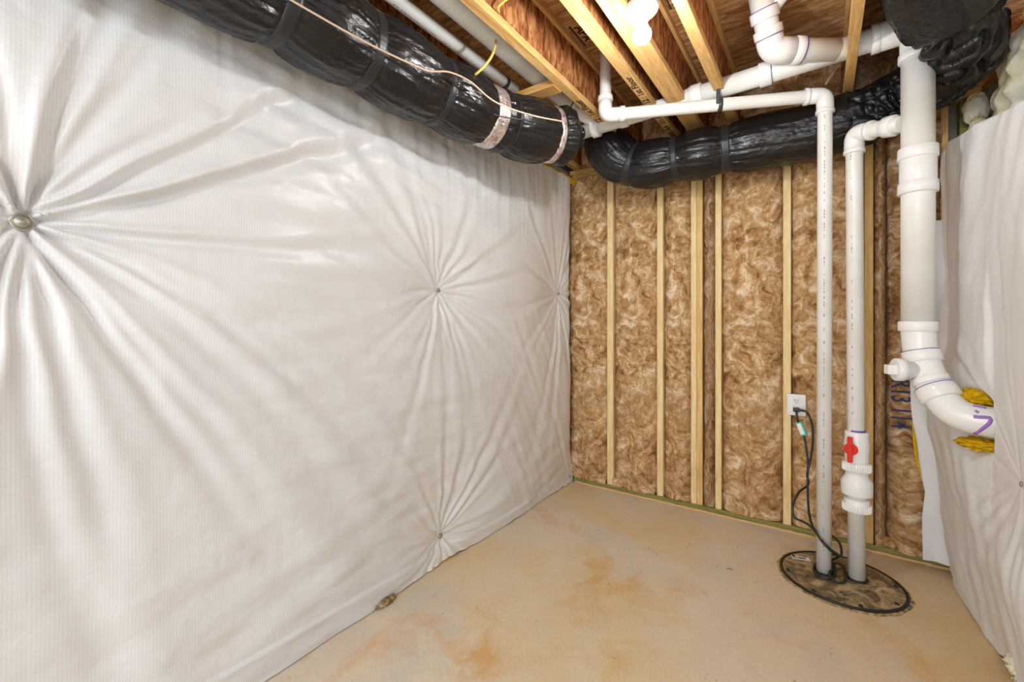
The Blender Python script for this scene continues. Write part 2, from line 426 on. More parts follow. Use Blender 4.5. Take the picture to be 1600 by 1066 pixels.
# stamps on the subfloor
def stamp(x, y, s=1.0):
    q = []
    def bar(x0, x1, y0, y1):
        b = len(q); q.extend([(x+x0*s, y+y0*s, ZS-.0012), (x+x0*s, y+y1*s, ZS-.0012), (x+x1*s, y+y1*s, ZS-.0012), (x+x1*s, y+y0*s, ZS-.0012)])
    for r in ((-.012, -.002, 0, .24), (-.02, -.016, 0, .24), (0, .075, 0, .004), (.075, .079, 0, .24), (.086, .092, 0, .24), (0, .15, .236, .24), (.092, .15, 0, .004)): bar(*r)
    F = [(i, i+1, i+2, i+3) for i in range(0, len(q), 4)]
    o = mk('ink_stamp', q, F, INK, ce, smooth=False)
    text('letters', 'APA', .088*s, (x+.010*s, y+.03*s, ZS), (0, 1, 0), (1, 0, 0), INK, o, sx=1.05)
    text('letters', 'RATED', .03*s, (x+.105*s, y+.03*s, ZS), (0, 1, 0), (1, 0, 0), INK, o, sx=1.2)
stamp(-1.115, 2.12, .85)
stamp(-.625, 2.12, .8)

# left wall edge at the top: yellow sill insulation above the sheet
U = np.linspace(.2, 3.3, 240); V = np.linspace(0, 1, 8)
stuff(surf('sill_insulation', U, V, lambda u, v: (XL+.085+.03*np.sin(v*PI)+.008*pn(u*14, v*3, 0), u, 2.520+.05*v+.012*pn(u*7, v*2, 5)), YFIB, bpy.data.objects['wall_left']))

# right wall: studs, sheathing, spray foam
wr = struct(box('wall_right', XR+.07, XR+.1, 1.2, 3.6, 0, ZJ, RIMW, bev=0))
for y in (3.12, 2.68, 2.27, 1.86):
    box('stud', XR-.01, XR+.07, y-.02, y+.02, .01, ZJ-.04, RIMW, wr)
box('top_plate', XR-.02, XR+.07, 1.2, 3.33, ZJ-.04, ZJ-.002, RIMW, wr)
def foamf(y, z):
    a = fbm(y*7, z*9, 3.3, 3); lump = np.abs(np.sin(z*26+2*pn(y*5, z*2, 1)))
    m_ = .5+.5*np.clip(3*(pn(y*3.2, z*1.9, 9)+.25), -1, 1)
    return (XR+.05-.085*m_-.02*lump*m_+.02*a*m_, y, z)
stuff(surf('spray_foam', np.linspace(1.3, 3.10, 200), np.linspace(1.7, ZJ-.045, 110), foamf, FOAM, wr))
# foam lump and poly scrap in the corner gap
def blob(name, c, r, mat, parent=None, amp=.25, fr=6, nu=28, nv=36, seed=0):
    th = np.linspace(0.02, PI-.02, nu); ph = np.arange(nv)*2*PI/nv
    T, Ph = np.meshgrid(th, ph, indexing='ij')
    d = np.stack([np.sin(T)*np.cos(Ph), np.sin(T)*np.sin(Ph), np.cos(T)], -1)
    k = 1+amp*fbm(d[..., 0]*fr/3+seed, d[..., 1]*fr/3, d[..., 2]*fr/3+seed, 3)
    V = np.array(c)+d*k[..., None]*np.array(r)
    return mk(name, V.reshape(-1, 3), gridf(nu, nv, True), mat, parent)
blob('foam_cone', (.665, 3.24, 2.29), (.045, .04, .13), FOAM, wr, .16, 9, seed=2)
blob('foam_cone', (.66, 3.26, 2.47), (.05, .035, .08), FOAM, wr, .16, 7, seed=5)

# ------------------------------------------------------------------ insulation batts of the back wall
def batt(x0, x1, label, mat=BATT, z0=.045, z1=2.57, seed=0, depth=.018, fold=.02, edge=.03, bulge=.02, group='brown insulation batts'):
    U = np.linspace(0, 1, max(10, int((x1-x0)/.0065))); V = np.linspace(z0, z1, 400)
    def fn(u, z):
        x = x0+(x1-x0)*u; e = np.minimum(u, 1-u)*(x1-x0)
        pil = 1-np.exp(-e/edge)
        big = fbm(x*5+seed, z*3.2, seed, 3); w2 = pn(x*7+seed, z*7, 4)*.35
        rid = 1-np.abs(pn(x*9+w2*3+seed*2, z*8+w2*3, seed)*1.8); rid = np.clip(rid, 0, 1)**4
        r2 = np.clip(1-np.abs(pn(x*3+seed, z*16+w2*4, seed+3)*2), 0, 1)**6
        r3 = np.clip(1-np.abs(pn(x*22+w2*6, z*14, seed+8)*1.8), 0, 1)**3
        y = YB+.045-.05*pil-bulge*(np.sin(u*PI))**.6-depth*.8*big-.005*fbm(x*16+2*w2, z*16, seed, 4)+fold*.5*rid*pil*np.clip(pn(x*3, z*2, seed+5)*2+.4, 0, 1)+fold*.5*r2*pil*np.clip(pn(x*2, z*1.5, seed+2)*3, 0, 1)
        return x+.006*pn(z*9+seed, u*3, 1)*(np.where((u < .1) | (u > .9), 1, .2)), y, z+.006*pn(x*12, seed, 2)
    o = surf('insulation_batt', U, V, fn, mat)
    tag(o, label, 'insulation', group); return o
xs_ = [xb(u) for u in (958, 1026.5, 1036, 1079.5, 1097.5, 1117.5, 1127, 1223.5, 1236, 1351)]
batt(-1.79, xb(948.5)-.002, 'brown fibreglass batt in the narrow bay beside the white sheet corner', seed=1)
batt(xs_[0]+.002, xs_[1]-.002, 'brown fibreglass batt between the first and second studs from the white sheet', seed=11)
batt(xs_[2]+.002, xs_[3]-.002, 'brown fibreglass batt just left of the doubled stud', seed=21, fold=.028)
batt(xs_[4]+.002, xs_[5]-.002, 'thin dark strip of brown batt squeezed right of the doubled stud', BATT2, seed=31, edge=.012, bulge=.004, depth=.01)
batt(xs_[6]+.002, xs_[7]-.002, 'widest brown fibreglass batt, left of the stud with the outlet', seed=41)
batt(xs_[8]+.002, xs_[9]-.002, 'brown fibreglass batt behind the two thin white pipes', seed=51, depth=.024)
batt(xb(1365), xb(1386), 'raw fuzzy edge of batt standing right of the last pale stud', BATT2, seed=61, edge=.008, bulge=.02, depth=.014)
bk = batt(xb(1387), .56, 'rolled brown batt with printed characters behind the thick drain pipe', BATT3, seed=71, edge=.035, bulge=.05, depth=.03, fold=.03)
tx = text('printed_characters', 'R13 114', .125, (xb(1390), YB-.088, EYE-.315), (0, 0, -1), (1, 0, 0), INKB, bk, off=0, sx=.66); stuff(tx)
# scraps of batt curling over the plate
for (u0, u1, sd) in ((900, 948, 1), (958, 1024, 4), (1368, 1438, 9)):
    x0, x1 = xb(u0), xb(u1)
    o = surf('batt_scrap', np.linspace(0, 1, 40), np.linspace(0, 1, 26),
         lambda u, v: (x0+(x1-x0)*u, YB-.008-.03*np.sin(v*PI)*(.6+.4*np.sin(u*PI))-.008*pn(u*7+sd, v*4, sd)+.02*(v-.5), .042+.07*v*(1-.3*u)+.01*pn(u*6, v*2, sd)), BATT)
    tag(o, {1: 'rolled scrap of brown fibreglass on the plate beside the white sheet', 4: 'rolled scrap of brown fibreglass on the plate between the first two studs', 9: 'crumpled foot of brown fibreglass on the green plate at right'}[sd], 'insulation')
# insulation stuffed between the joist ends, above the plates
bays = [(-1.66, -1.19), (-1.135, -.865), (-.81, -.745), (-.64, -.495), (-.44, .10), (.15, .54)]
for k, (a, b) in enumerate(bays):
    surf('rim_insulation', np.linspace(a, b, 50), np.linspace(ZJ+.002, ZS-.002, 50),
        lambda x, z: (x, YB-.0+.03-.03*np.sin((x-a)/(b-a)*PI)**.5-.02*fbm(x*9, z*9, k, 4), z), BATT, wb)

# ------------------------------------------------------------------ pinned white sheets
def folds(y, z, pins, rs):
    """radial creases pulled towards each fastener"""
    d = np.zeros_like(y); env = np.ones_like(y)
    for (py, pz, n, amp, L) in pins:
        dy, dz = y-py, z-pz; r = np.sqrt(dy*dy+dz*dz)+1e-6
        env = env*(1-np.exp(-(r/.34)**1.25))
        for k in range(n):
            th = 2*PI*(k+rs.uniform(-.42, .42))/n; cv = rs.uniform(-.55, .55); Lk = L*rs.uniform(.35, 1.25); a = amp*rs.uniform(.3, 1.25)
            c, s = math.cos(th), math.sin(th)
            f = dy*c+dz*s; q = -dy*s+dz*c-cv*np.maximum(f, 0)**2*.5-.012*pn(f*5+k, py*3+k, 0)
            wd = .006+.045*np.maximum(f, 0)*rs.uniform(.7, 1.3)
            on = ss(0, .03, f)*np.exp(-np.maximum(f, 0)/Lk)*np.minimum(1, .35+f*4)
            d += -a*on*np.exp(-(q/wd)**2)+.6*a*on*np.exp(-((q-1.9*wd)/wd)**2)
    return d, env
# --- left wall
rs = np.random.RandomState(5)
pin_px = [(36, 345), (689, 453), (877, 459), (693, 840), (893, 742)]
pins = [onx(u, v, -1.73) for u, v in pin_px]
PL = [(pins[0].y, pins[0].z, 28, .044, 1.0), (pins[1].y, pins[1].z, 30, .020, .6), (3.10, pins[2].z, 28, .018, .65), (pins[3].y, pins[3].z, 22, .018, .5), (3.27, .06, 12, .010, .45),
      (.12, -.15, 10, .016, .6), (1.75, 2.75, 12, .010, .7), (.2, 2.9, 12, .012, .6)]
def leftf(y, z):
    rs = np.random.RandomState(12)
    d, env = folds(y, z, PL, rs)
    edge = 1-np.exp(-(3.30-y)/.10)
    low = ss(-.02, .22, z)*.55+.45
    bulge = .085*env*edge*low
    wr_ = .009*fbm(y*1.6, z*2.4, 2, 2)
    lowc = 1-ss(.3, 1.0, z)
    flow = .010*pn(y*1.8+.3*z, z*8+y*1.2, 3)*ss(.3, .8, y)*(1-ss(2.0, 2.6, y))*(.4+.6*ss(.5, .9, z))
    flow += .008*pn(y*3.1-z*1.2, z*15+y*2, 7)*ss(.4, .9, y)*(1-ss(1.7, 2.1, y))
    diag = .011*pn(y*1.1+z*.5, (z-.28*y)*9, 4)*lowc
    diag2 = .006*pn((y+z*.55)*13, (z-y*.5)*.9, 12)*ss(2.0, 2.5, y)*(1-ss(1.2, 1.6, z))
    topv = ss(1.75, 2.3, z); tv = pn(y*11+.6*z, z*.8, 6)+.5*pn(y*23+z, z*1.1, 9)
    fine = pn(y*30, z*9, 1)*.0007+pn(y*11, z*34, 8)*.0007
    x = -1.755+bulge+.75*d+wr_+flow+diag*edge+diag2*edge+.0045*topv*tv*edge+fine+.025*ss(2.9, 3.3, y)
    # folded hem near the floor
    hem = .10+.03*np.sin(y*2.1)
    x = x+.014*ss(hem+.012, hem, z)*ss(3.1, 2.2, y)
    # vertical lap seam
    x = x+.002*ss(.636, .632, y)*ss(1.8, 2.0, z)
    return np.maximum(x, XL+.012)
nz_, ny_ = 400, 520
tt = np.linspace(0, 1, nz_); yy = np.linspace(-.25, 1, ny_)
Yg = np.linspace(-.3, 3.34, ny_)
def leftfn(Y, T):
    bot = .004+.010*np.clip(pn(Y*3.5, 1, 1), 0, 1)+.012*np.exp(-((Y-1.85)/.1)**2)
    top = 2.53+.012*pn(Y*6, 2, 0)
    Z = bot+(top-bot)*T
    Y2 = Y-(.005+.005*pn(T*20, 1, 5))*ss(2.9, 3.34, Y)
    return leftf(Y, Z)-.03*T*ss(3.2, 3.34, Y), Y2, Z
ls = thing('insulation_blanket', (XL+.03, 1.6, 0), 'large white pinned plastic sheet covering the whole left wall', 'insulation')
surf('film', Yg, tt, leftfn, SHEET, ls)
def washer(parent, c, r, d=(1, 0, 0)):
    lathe('washer', c, d, [(-.002, r*.2), (-.0015, r), (.0, r), (.0015, r*.95), (.0017, r*.84), (.0006, r*.8), (.0007, r*.62), (.0018, r*.58), (.002, r*.3), (.0045, r*.27), (.005, r*.05)], ZINC, parent, n=24)
for (py, pz, r) in ((PL[0][0], PL[0][1], .024), (PL[1][0], PL[1][1], .013), (3.10, PL[2][1], .012), (PL[3][0], PL[3][1], .014), (3.27, .06, .01)):
    xx = float(leftf(np.array([py]), np.array([pz]))[0])
    washer(ls, (xx+.005, py, pz), r)
# yellow fibreglass peeking from under the sheet
f_ = blob('loose_fibreglass', onz(697, 872, .012)+Vector((-.02, 0, 0)), (.025, .14, .016), YFIB, None, .3, 9, seed=3)
tag(f_, 'sliver of yellow fibreglass under the hem of the left white sheet', 'insulation')
f_ = blob('crumpled_hem_scrap', onz(603, 940, .014), (.02, .05, .016), MORT, None, .5, 12, seed=8)
tag(f_, 'small muddy crumpled scrap at the foot of the left sheet', 'scrap')

# --- right wall blanket
XE_Z = np.array([0, .25, .5, .8, 1.0, 1.3, 1.6, 1.9, 2.24]); XE_X = np.array([.555, .53, .505, .46, .45, .50, .515, .50, .485])
RP = [(2.22, .80, 20, .022, .5), (2.3, 2.4, 8, .006, .6), (2.9, .05, 8, .008, .4)]
hole = Vector((.52, 2.33, .99))
def rightf(y, z):
    rs = np.random.RandomState(4)
    d, env = folds(y, z, RP, rs)
    xe = np.interp(z, XE_Z, XE_X)
    x = xe*ss(2.4, 3.1, y)+(1-ss(2.4, 3.1, y))*(.595-.085*env*ss(0, .5, z))
    x = x-.75*d+.012*fbm(y*2.2, z*2.2, 14, 3)*ss(0, .3, z)
    x = x+.016*pn((y+.45*z)*5.5, (z-.5*y)*1.1, 13)*ss(.7, 1.3, z)+.010*pn((y-.2*z)*9, z*1.3, 19)*(1-ss(.7, 1.0, z))+.0025*fbm(y*10, z*10, 4, 3)
    # sharp fold in front of the opening the drain pipe goes through
    near_ = 1-ss(2.455, 2.485, y+.04*(z-.95)); zw = ss(.45, .8, z)*(1-ss(1.25, 1.7, z))
    x = x*(1-zw*near_*.75)+(.548)*zw*near_*.75
    rr = np.sqrt(((y-2.60)/.14)**2+((z-.945)/.11)**2)
    x = x+(.64-x)*np.exp(-rr**3)*(1-near_)
    return x
Yr = np.linspace(1.35, 3.20, 330); Tr = np.linspace(0, 1, 340)
def rightfn(Y, T):
    top = 2.25-.22*ss(3.05, 1.5, Y)+.012*pn(Y*8, 3, 3)
    bot = .003+.012*np.clip(pn(Y*4, 6, 1), 0, 1)+.03*ss(2.62, 2.5, Y)*ss(2.35, 2.48, Y)
    Z = bot+(top-bot)*T
    Y2 = Y+(.02*pn(T*9, 5, 5)-.10*ss(.93, 1, T)+.03*np.sin(T*7))*ss(2.9, 3.2, Y)
    X = rightf(Y, Z)+.10*ss(3.14, 3.2, Y)+.07*ss(.985, 1, T)
    return X, Y2, Z
rb = thing('insulation_blanket', (.6, 2.3, 0), 'bulging white sheet on the right wall with a drain pipe entering it', 'insulation')
surf('film', Yr, Tr, rightfn, SHEET2, rb)
washer(rb, (float(rightf(np.array([2.22]), np.array([.80]))[0])-.004, 2.22, .80), .009, (-1, 0, 0))
# loose facing flap hanging in the corner
fv_ = np.array([350, 440, 560, 640, 720, 770, 810, 875.]); fu_ = np.array([1407, 1408, 1420, 1424, 1434, 1446, 1441, 1442.])
zs_ = np.array([ony(u, v, 3.24)[2] for u, v in zip(fu_, fv_)])[::-1]; xs2 = np.array([ony(u, v, 3.24)[0] for u, v in zip(fu_, fv_)])[::-1]
surf('facing_flap', np.linspace(0, 1, 24), np.linspace(zs_[0], zs_[-1], 120),
     lambda s_, z: ((np.interp(z, zs_, xs2))*(1-s_)+.60*s_, 3.24+.012*np.sin(s_*5+z*3)+.006*pn(s_*4, z*6, 2), z), SHEET2, rb)
zz = np.linspace(.50, .80, 40)
tube('yellow_backing', np.stack([np.interp(zz, zs_, xs2)-.004, np.full(40, 3.232), zz], 1), .002+.006*np.sin(np.linspace(0, PI, 40)), YFIB, rb, n=8)
# yellow fibre around the pipe entry
hp = PT(1552, 664, 1.66)
blob('fibreglass_tuft', PT(1524, 622, 1.85), (.06, .05, .035), YFIB, rb, .45, 9, seed=6)
blob('fibreglass_tuft', PT(1532, 694, 1.82), (.07, .08, .022), YFIB, rb, .35, 9, seed=9)
f_ = blob('foam_scrap', (.615, 2.44, .055), (.04, .05, .055), FOAM, None, .55, 12, seed=4)
tag(f_, 'crumpled white foam scrap on the floor at the foot of the right sheet', 'scrap')

# ------------------------------------------------------------------ insulated ducts
def duct(name, label, pts, R, straps, rfun=None, crump=None, n=150, seed=0, foils=(), ds=.0065):
    P = spline(pts, ds); T = np.linalg.norm(np.diff(P, axis=0), axis=1); s = np.concatenate([[0], np.cumsum(T)])
    th = np.arange(n)*2*PI/n; S_, TH = np.meshgrid(s, th, indexing='ij')
    r = np.full_like(S_, R)
    if rfun is not None: r = r*rfun(s)[:, None]
    cx, sy = np.cos(TH), np.sin(TH)
    pin = np.zeros_like(S_); ple = np.zeros_like(S_)
    allst = [(a, b) for a, b in straps]+[(a, b) for a, b in foils]
    for sk, wd in allst:
        dd = np.maximum(np.abs(S_-sk)-wd/2, 0)
        pin = np.maximum(pin, np.exp(-(dd/.06)**1.3)); ple = np.maximum(ple, np.exp(-dd/.11)*ss(0, .02, dd))
    r = r*(1-.13*pin)
    r += R*.035*fbm(cx*1.3+seed, sy*1.3, S_*3.5, 2)
    pl = pn(cx*7+seed, sy*7, S_*2.2+seed); pl2 = np.clip(1-np.abs(pn(cx*9, sy*9+seed, S_*3)*1.8), 0, 1)**2
    r += ple*(.009*pl+.006*(pl2-.3)+.005*pn(cx*15, sy*15+seed, S_*3))
    q = S_*7+TH*1.2; c1 = np.clip(1-np.abs(pn(cx*2.2+seed, sy*2.2+S_*4, q)*2), 0, 1)**3
    c2 = np.clip(1-np.abs(pn(cx*5+S_*6, sy*5, S_*9+seed)*2), 0, 1)**3
    k = 1.0 if crump is None else (.5+crump(s)[:, None])
    r += (-.0035*c1*(1 if crump is None else 1)*.6-.002*c2)*k*(1-pin*.7)+.004*pn(cx*5+S_*2, sy*5, S_*1.6+seed)+.0022*pn(cx*14, sy*14, S_*5+seed)
    r += .0016*fbm(cx*14, sy*14, S_*40, 2)*(1-pin)
    if crump is not None:
        ac = np.clip(1-np.abs(pn(cx*1.8+3, sy*1.8, S_*15+1.2*cx)*2), 0, 1)**2
        r += -.035*ac*crump(s)[:, None]
    V = sweep_v(P, r, n).reshape(-1, 3)
    th_ = thing(name, tuple(P[len(P)//2]-np.array([0, 0, R])), label, 'duct')
    b = mk('sleeve', V, gridf(len(P), n, True), DUCTY if seed == 2 else DUCTX, th_)
    def band(nm, sk, wd, mat, ex):
        idx = np.where(np.abs(s-sk) <= wd/2+.004)[0]
        rr = r[idx]+ex; rr = rr*.35+rr.mean()*.65+.002
        rr[0] -= .006; rr[-1] -= .006
        VV = sweep_v(P, np.where(np.isin(np.arange(len(P)), idx)[:, None], 0, 0)+r*0, n)  # frames
        T_, N_, B_ = frames(P); c = np.cos(th)[None, :, None]; s2 = np.sin(th)[None, :, None]
        VV = P[idx][:, None, :]+rr[..., None]*(c*N_[idx][:, None, :]+s2*B_[idx][:, None, :])
        mk(nm, VV.reshape(-1, 3), gridf(len(idx), n, True), mat, th_)
    for sk, wd in straps: band('strap', sk, wd, STRAP, .003)
    for sk, wd in foils:
        band('foil_tape', sk, wd, FOIL, .004)
    return th_, P, s
# left duct, along the left wall
x1 = -1.49
p1 = [(x1-.02, -.6, 2.44), (x1-.01, 0, 2.44), (x1, .6, 2.44), (x1, 1.1, 2.44), (x1+.02, 1.5, 2.435), (x1+.08, 1.85, 2.43), (x1+.17, 2.13, 2.44), (x1+.25, 2.30, 2.46), (x1+.31, 2.40, 2.49)]
P_ = spline(p1, .0065); s_ = np.concatenate([[0], np.cumsum(np.linalg.norm(np.diff(P_, axis=0), axis=1))])
def sy_at(y): return float(np.interp(y, P_[:, 1], s_))
send = s_[-1]
d1, _, _ = duct('insulated_duct', 'black plastic wrapped duct running along the top of the left wall', p1, .172,
     [(sy_at(.73), .05), (sy_at(1.06), .045), (sy_at(1.45), .04), (sy_at(1.90), .012)],
     rfun=lambda s: 1-.45*ss(send-.14, send-.06, s)-.5*ss(send-.06, send, s)**2, foils=[(sy_at(1.78), .075), (sy_at(2.20), .04)], seed=2,
     crump=lambda s: ss(send-.16, send-.08, s)*.9)
# right duct, along the back wall then turning forward over the drain stack
p2 = [(-1.34, 2.86, 2.80), (-1.27, 2.92, 2.65), (-1.16, 2.97, 2.51), (-1.0, 3.0, 2.445), (-.70, 3.02, 2.45), (-.4, 3.07, 2.46), (-.05, 3.11, 2.47), (.2, 3.11, 2.50), (.38, 3.06, 2.55), (.51, 2.90, 2.57), (.50, 2.70, 2.60), (.43, 2.52, 2.655), (.36, 2.36, 2.73), (.32, 2.20, 2.79), (.31, 1.9, 2.80)]
P2_ = spline(p2, .0065); s2_ = np.concatenate([[0], np.cumsum(np.linalg.norm(np.diff(P2_, axis=0), axis=1))])
def sx_at(x): 
    k = np.argmin(np.abs(P2_[:1100 if len(P2_) > 1100 else len(P2_)//2+60, 0]-x)); return float(s2_[k])
sA = float(s2_[np.argmin(np.linalg.norm(P2_-np.array([.2, 3.11, 2.5]), axis=1))]); sB = float(s2_[np.argmin(np.linalg.norm(P2_-np.array([.43, 2.52, 2.655]), axis=1))])
d2, _, _ = duct('insulated_duct', 'black plastic wrapped duct curving along the back wall above the studs', p2, .165,
     [(sx_at(-1.08), .045), (sx_at(-.79), .045), (sx_at(-.50), .055)],
     rfun=lambda s: .62+.38*ss(0, .26, s)-.10*ss(sA-.1, sA+.1, s)*(1-ss(sB-.01, sB+.01, s))+.02*ss(sB-.01, sB+.012, s), seed=7,
     crump=lambda s: ss(sA-.12, sA+.05, s)*(1-ss(sB-.03, sB, s)))

# ------------------------------------------------------------------ plumbing
def prints(parent, p0, p1, side, r, n=60, seed=1, dens=.55):
    """the tiny illegible line of factory print along a pipe, as flat ink marks on its skin"""
    rr = random.Random(seed); p0 = Vector(p0); p1 = Vector(p1); d = (p1-p0).normalized(); L = (p1-p0).length
    side = Vector(side); side = (side-d*side.dot(d)).normalized(); tg = d.cross(side)
    V = []; F = []; t = .05
    while t < L-.05:
        ln = rr.choice([.006, .01, .014]); 
        if rr.random() < dens:
            w_ = .0022*rr.uniform(.5, 1)
            for (a, b) in ((0, -w_), (ln, -w_), (ln, w_), (0, w_)):
                V.append(p0+d*(t+a)+side*math.sqrt((r+.0006)**2-b*b)+tg*b)
            k = len(V); F.append((k-4, k-3, k-2, k-1))
        t += ln+rr.uniform(.003, .008)+(.05 if rr.random() < .03 else 0)
    return stuff(mk('factory_print', V, F, INK2, parent, smooth=False))
def dirn(a, b): return (Vector(b)-Vector(a)).normalized()
# thin discharge pipe: from the pit lid up, left across the joists and up through the floor
A0 = onz(1287, 893, 0.014); A0 = Vector((A0.x, A0.y, .014)); A1 = Vector((A0.x+.006, A0.y, 2.575)); A2 = Vector((-1.045, 2.43, 2.583)); A3 = Vector((-1.045, 2.44, 2.969))
dp = thing('discharge_pipe', A0, 'thin white plastic pipe rising from the pit lid and turning left under the joists', 'pipe')
r1 = .034
tube('pipe', fillet([A0, A1, A2, A3], .055, 10), r1, PVC, dp)
dh = dirn(A1, A2)
tube('elbow', fillet([A1+Vector((0, 0, -.085)), A1, A1+dh*.085], .05, 10), r1+.006, PVCH, dp)
ring('hub', A1+dh*.09, dh, .02, r1+.010, PVCH, dp); ring('hub', A1+Vector((0, 0, -.09)), (0, 0, 1), .02, r1+.010, PVCH, dp)
tube('elbow', fillet([A2-dh*.085, A2, A2+Vector((0, 0, .085))], .05, 10), r1+.006, PVCH, dp)
ring('hub', A2-dh*.10, dh, .03, r1+.010, PVCH, dp); ring('hub', A2+Vector((0, .002, .10)), (0, 0, 1), .03, r1+.010, PVCH, dp)
prints(dp, A0, A1, (-.05, -1, 0), r1, seed=3)
sd = Vector((-.0, -1, 0))
# black hanger strap round the horizontal run
q = ony(1103, 152, 1); tpar = .463
pc = Vector(A1)*(1-.455)+Vector(A2)*.455
hg = thing('pipe_hanger', pc+Vector((0, 0, -.04)), 'dark strap hanger round the thin horizontal pipe under a joist', 'hanger')
ring('band', pc, dh, .022, r1+.006, STEEL, hg)
box('strap', pc.x-.010, pc.x+.010, pc.y-.045, pc.y-.037, pc.z-.01, ZJ+.02, STEEL, hg)
# second pipe with the valves
B0 = onz(1338.5, 903, .014); B0 = Vector((B0.x, B0.y, .014)); 
PX, PY = PT(1434, 300, 2.0)[0], PT(1434, 300, 2.0)[1]
B1 = Vector((B0.x-.01, B0.y, 2.345)); B2 = Vector((PX-.05, PY+.02, 2.285))
vp = thing('valve_pipe', B0, 'white plastic riser with a red-handled valve standing on the pit lid', 'pipe')
r2 = .0375
tube('pipe', fillet([B0, B1, B2], .06, 10), r2, PVC, vp)
dv = dirn(B1, B2)
tube('elbow', fillet([B1+Vector((0, 0, -.09)), B1, B1+dv*.09], .055, 10), r2+.006, PVCH, vp)
ring('hub', B1+Vector((0, 0, -.095)), (0, 0, 1), .022, r2+.010, PVCH, vp); ring('hub', B1+dv*.095, dv, .022, r2+.010, PVCH, vp)
ring('hub', B2-dv*.06, dv, .05, r2+.012, PVCH, vp)
zz_ = lambda v: EYE-(v-HZ)/FOC*2.31
cb = (B0.x, B0.y, 0)
def lat(nm, prof, mat): return lathe(nm, cb, (0, 0, 1), prof, mat, vp, n=40)
lat('purple_primer', [(zz_(673), r2+.0), (zz_(673)+.001, r2+.002), (zz_(670), r2+.002), (zz_(670)+.001, r2)], PRIMER)
bv = lat('ball_valve', [(zz_(720), r2), (zz_(720)+.001, .048), (zz_(716), .051), (zz_(708), .051), (zz_(703), .053), (zz_(690), .055), (zz_(684), .052), (zz_(681), .051), (zz_(674), .051), (zz_(672.5), .048), (zz_(672.5)+.001, r2)], PVCH)
# red T handle
hd = Vector((-.38, -.92, 0)).normalized(); hc = Vector((B0.x, B0.y, zz_(697)))+hd*.055
hz = hd.cross(Vector((0, 0, 1)))
hdl = lathe('valve_handle', hc-hd*.012, hd, [(0, .018), (.02, .018), (.024, .030), (.034, .030), (.038, .026)], RED, bv, n=24)
def obox(name, c, ax, ay, az, sx, sy_, sz, mat, parent, taper=1.0, bev=.003):
    c, ax, ay, az = [np.array(v, float) for v in (c, ax, ay, az)]
    V = [c+ax*sx*i*(taper if k > 0 and False else 1)+ay*sy_*j+az*sz*k for i in (-1, 1) for j in (-1, 1) for k in (-1, 1)]
    o = mk(name, V, [(0,1,3,2), (4,6,7,5), (0,4,5,1), (2,3,7,6), (0,2,6,4), (1,5,7,3)], mat, parent, smooth=False)
    m_ = o.modifiers.new('b', 'BEVEL'); m_.width = bev; m_.segments = 3; return o
obox('valve_handle', hc+hd*.026, hz, hd, Vector((0, 0, 1)), .011, .010, .066, RED, bv, bev=.005)
lat('union_nut', [(zz_(734), r2), (zz_(734)+.001, .050), (zz_(733), .058), (zz_(721), .059), (zz_(719.5), .054), (zz_(719.5)+.001, r2)], PVCH)
lat('check_valve', [(zz_(777), r2), (zz_(777)+.001, .044), (zz_(771), .046), (zz_(769.5), .066), (zz_(768), .068), (zz_(751), .068), (zz_(748), .066), (zz_(741), .050), (zz_(734), .046), (zz_(734)+.001, r2)], PVCH)
un = lat('union_nut', [(zz_(796), r2), (zz_(796)+.001, .052), (zz_(794), .058), (zz_(785), .059), (zz_(782), .056), (zz_(777), .054), (zz_(776), .050), (zz_(776)+.001, r2)], PVCH)
for zc in (zz_(727), zz_(789)):
    V = []; F = []
    for k in range(36):
        a = k*2*PI/36; c, s2 = math.cos(a), math.sin(a); da = .035
        for (aa, rr_, z_) in ((a-da, .058, -.018), (a+da, .058, -.018), (a, .0625, -.018), (a-da, .058, .018), (a+da, .058, .018), (a, .0625, .018)):
            V.append((B0.x+math.cos(aa)*rr_, B0.y+math.sin(aa)*rr_, zc+z_))
        b_ = len(V)-6; F += [(b_, b_+2, b_+5, b_+3), (b_+2, b_+1, b_+4, b_+5), (b_, b_+1, b_+2), (b_+3, b_+5, b_+4)]
    stuff(mk('nut_ribs', V, F, PVCH, vp, smooth=False))
prints(vp, (B0.x-.003, B0.y, zz_(660)), B1, (-.45, -1, 0), r2, seed=5, dens=.35)

# thick drain stack and its fittings
r3 = .060
ZT = EYE+(HZ-62)/FOC*2.0
D0 = Vector((PX, PY, ZT+.065)); 
Dl = [PT(1434, 512, 2.0), PT(1439, 552, 1.99), PT(1457, 600, 1.94), PT(1492, 644, 1.855), PT(1556, 662, 1.765), PT(1590, 668, 1.72)]
Dv = Vector((PX, PY, Dl[0].z))
st = thing('drain_stack', (PX, PY, .9), 'thick white plastic drain stack bending into the right wall sheet', 'pipe')
LX = Vector((-1.36, 2.68, 2.64))
Wy = Vector((.0, PY+.01, D0.z-.008))
tube('pipe', fillet([D0+Vector((0, 0, -.1)), Dv], .1), r3, PVC, st)
low = spline([Dv+Vector((0, 0, .02)), *Dl[1:]], .015)
tube('sweep_pipe', low, r3+.002, PVCH, st, n=36)
dT = dirn(D0, LX)
tube('top_elbow', fillet([D0+Vector((0, 0, -.13)), D0, D0+dT*.14], .11, 12), r3+.004, PVCH, st)
ring('hub', D0+Vector((0, 0, -.14)), (0, 0, 1), .035, r3+.010, PVCH, st)
ring('hub', D0+dT*.15, dT, .035, r3+.006, PVCH, st)
zv = lambda v: EYE-(v-HZ)/FOC*2.0
ring('hub', (PX, PY, zv(240)), (0, 0, 1), .055, r3+.012, PVCH, st)
ring('coupling', (PX, PY, zv(268)), (0, 0, 1), .13, r3+.006, PVCH, st)
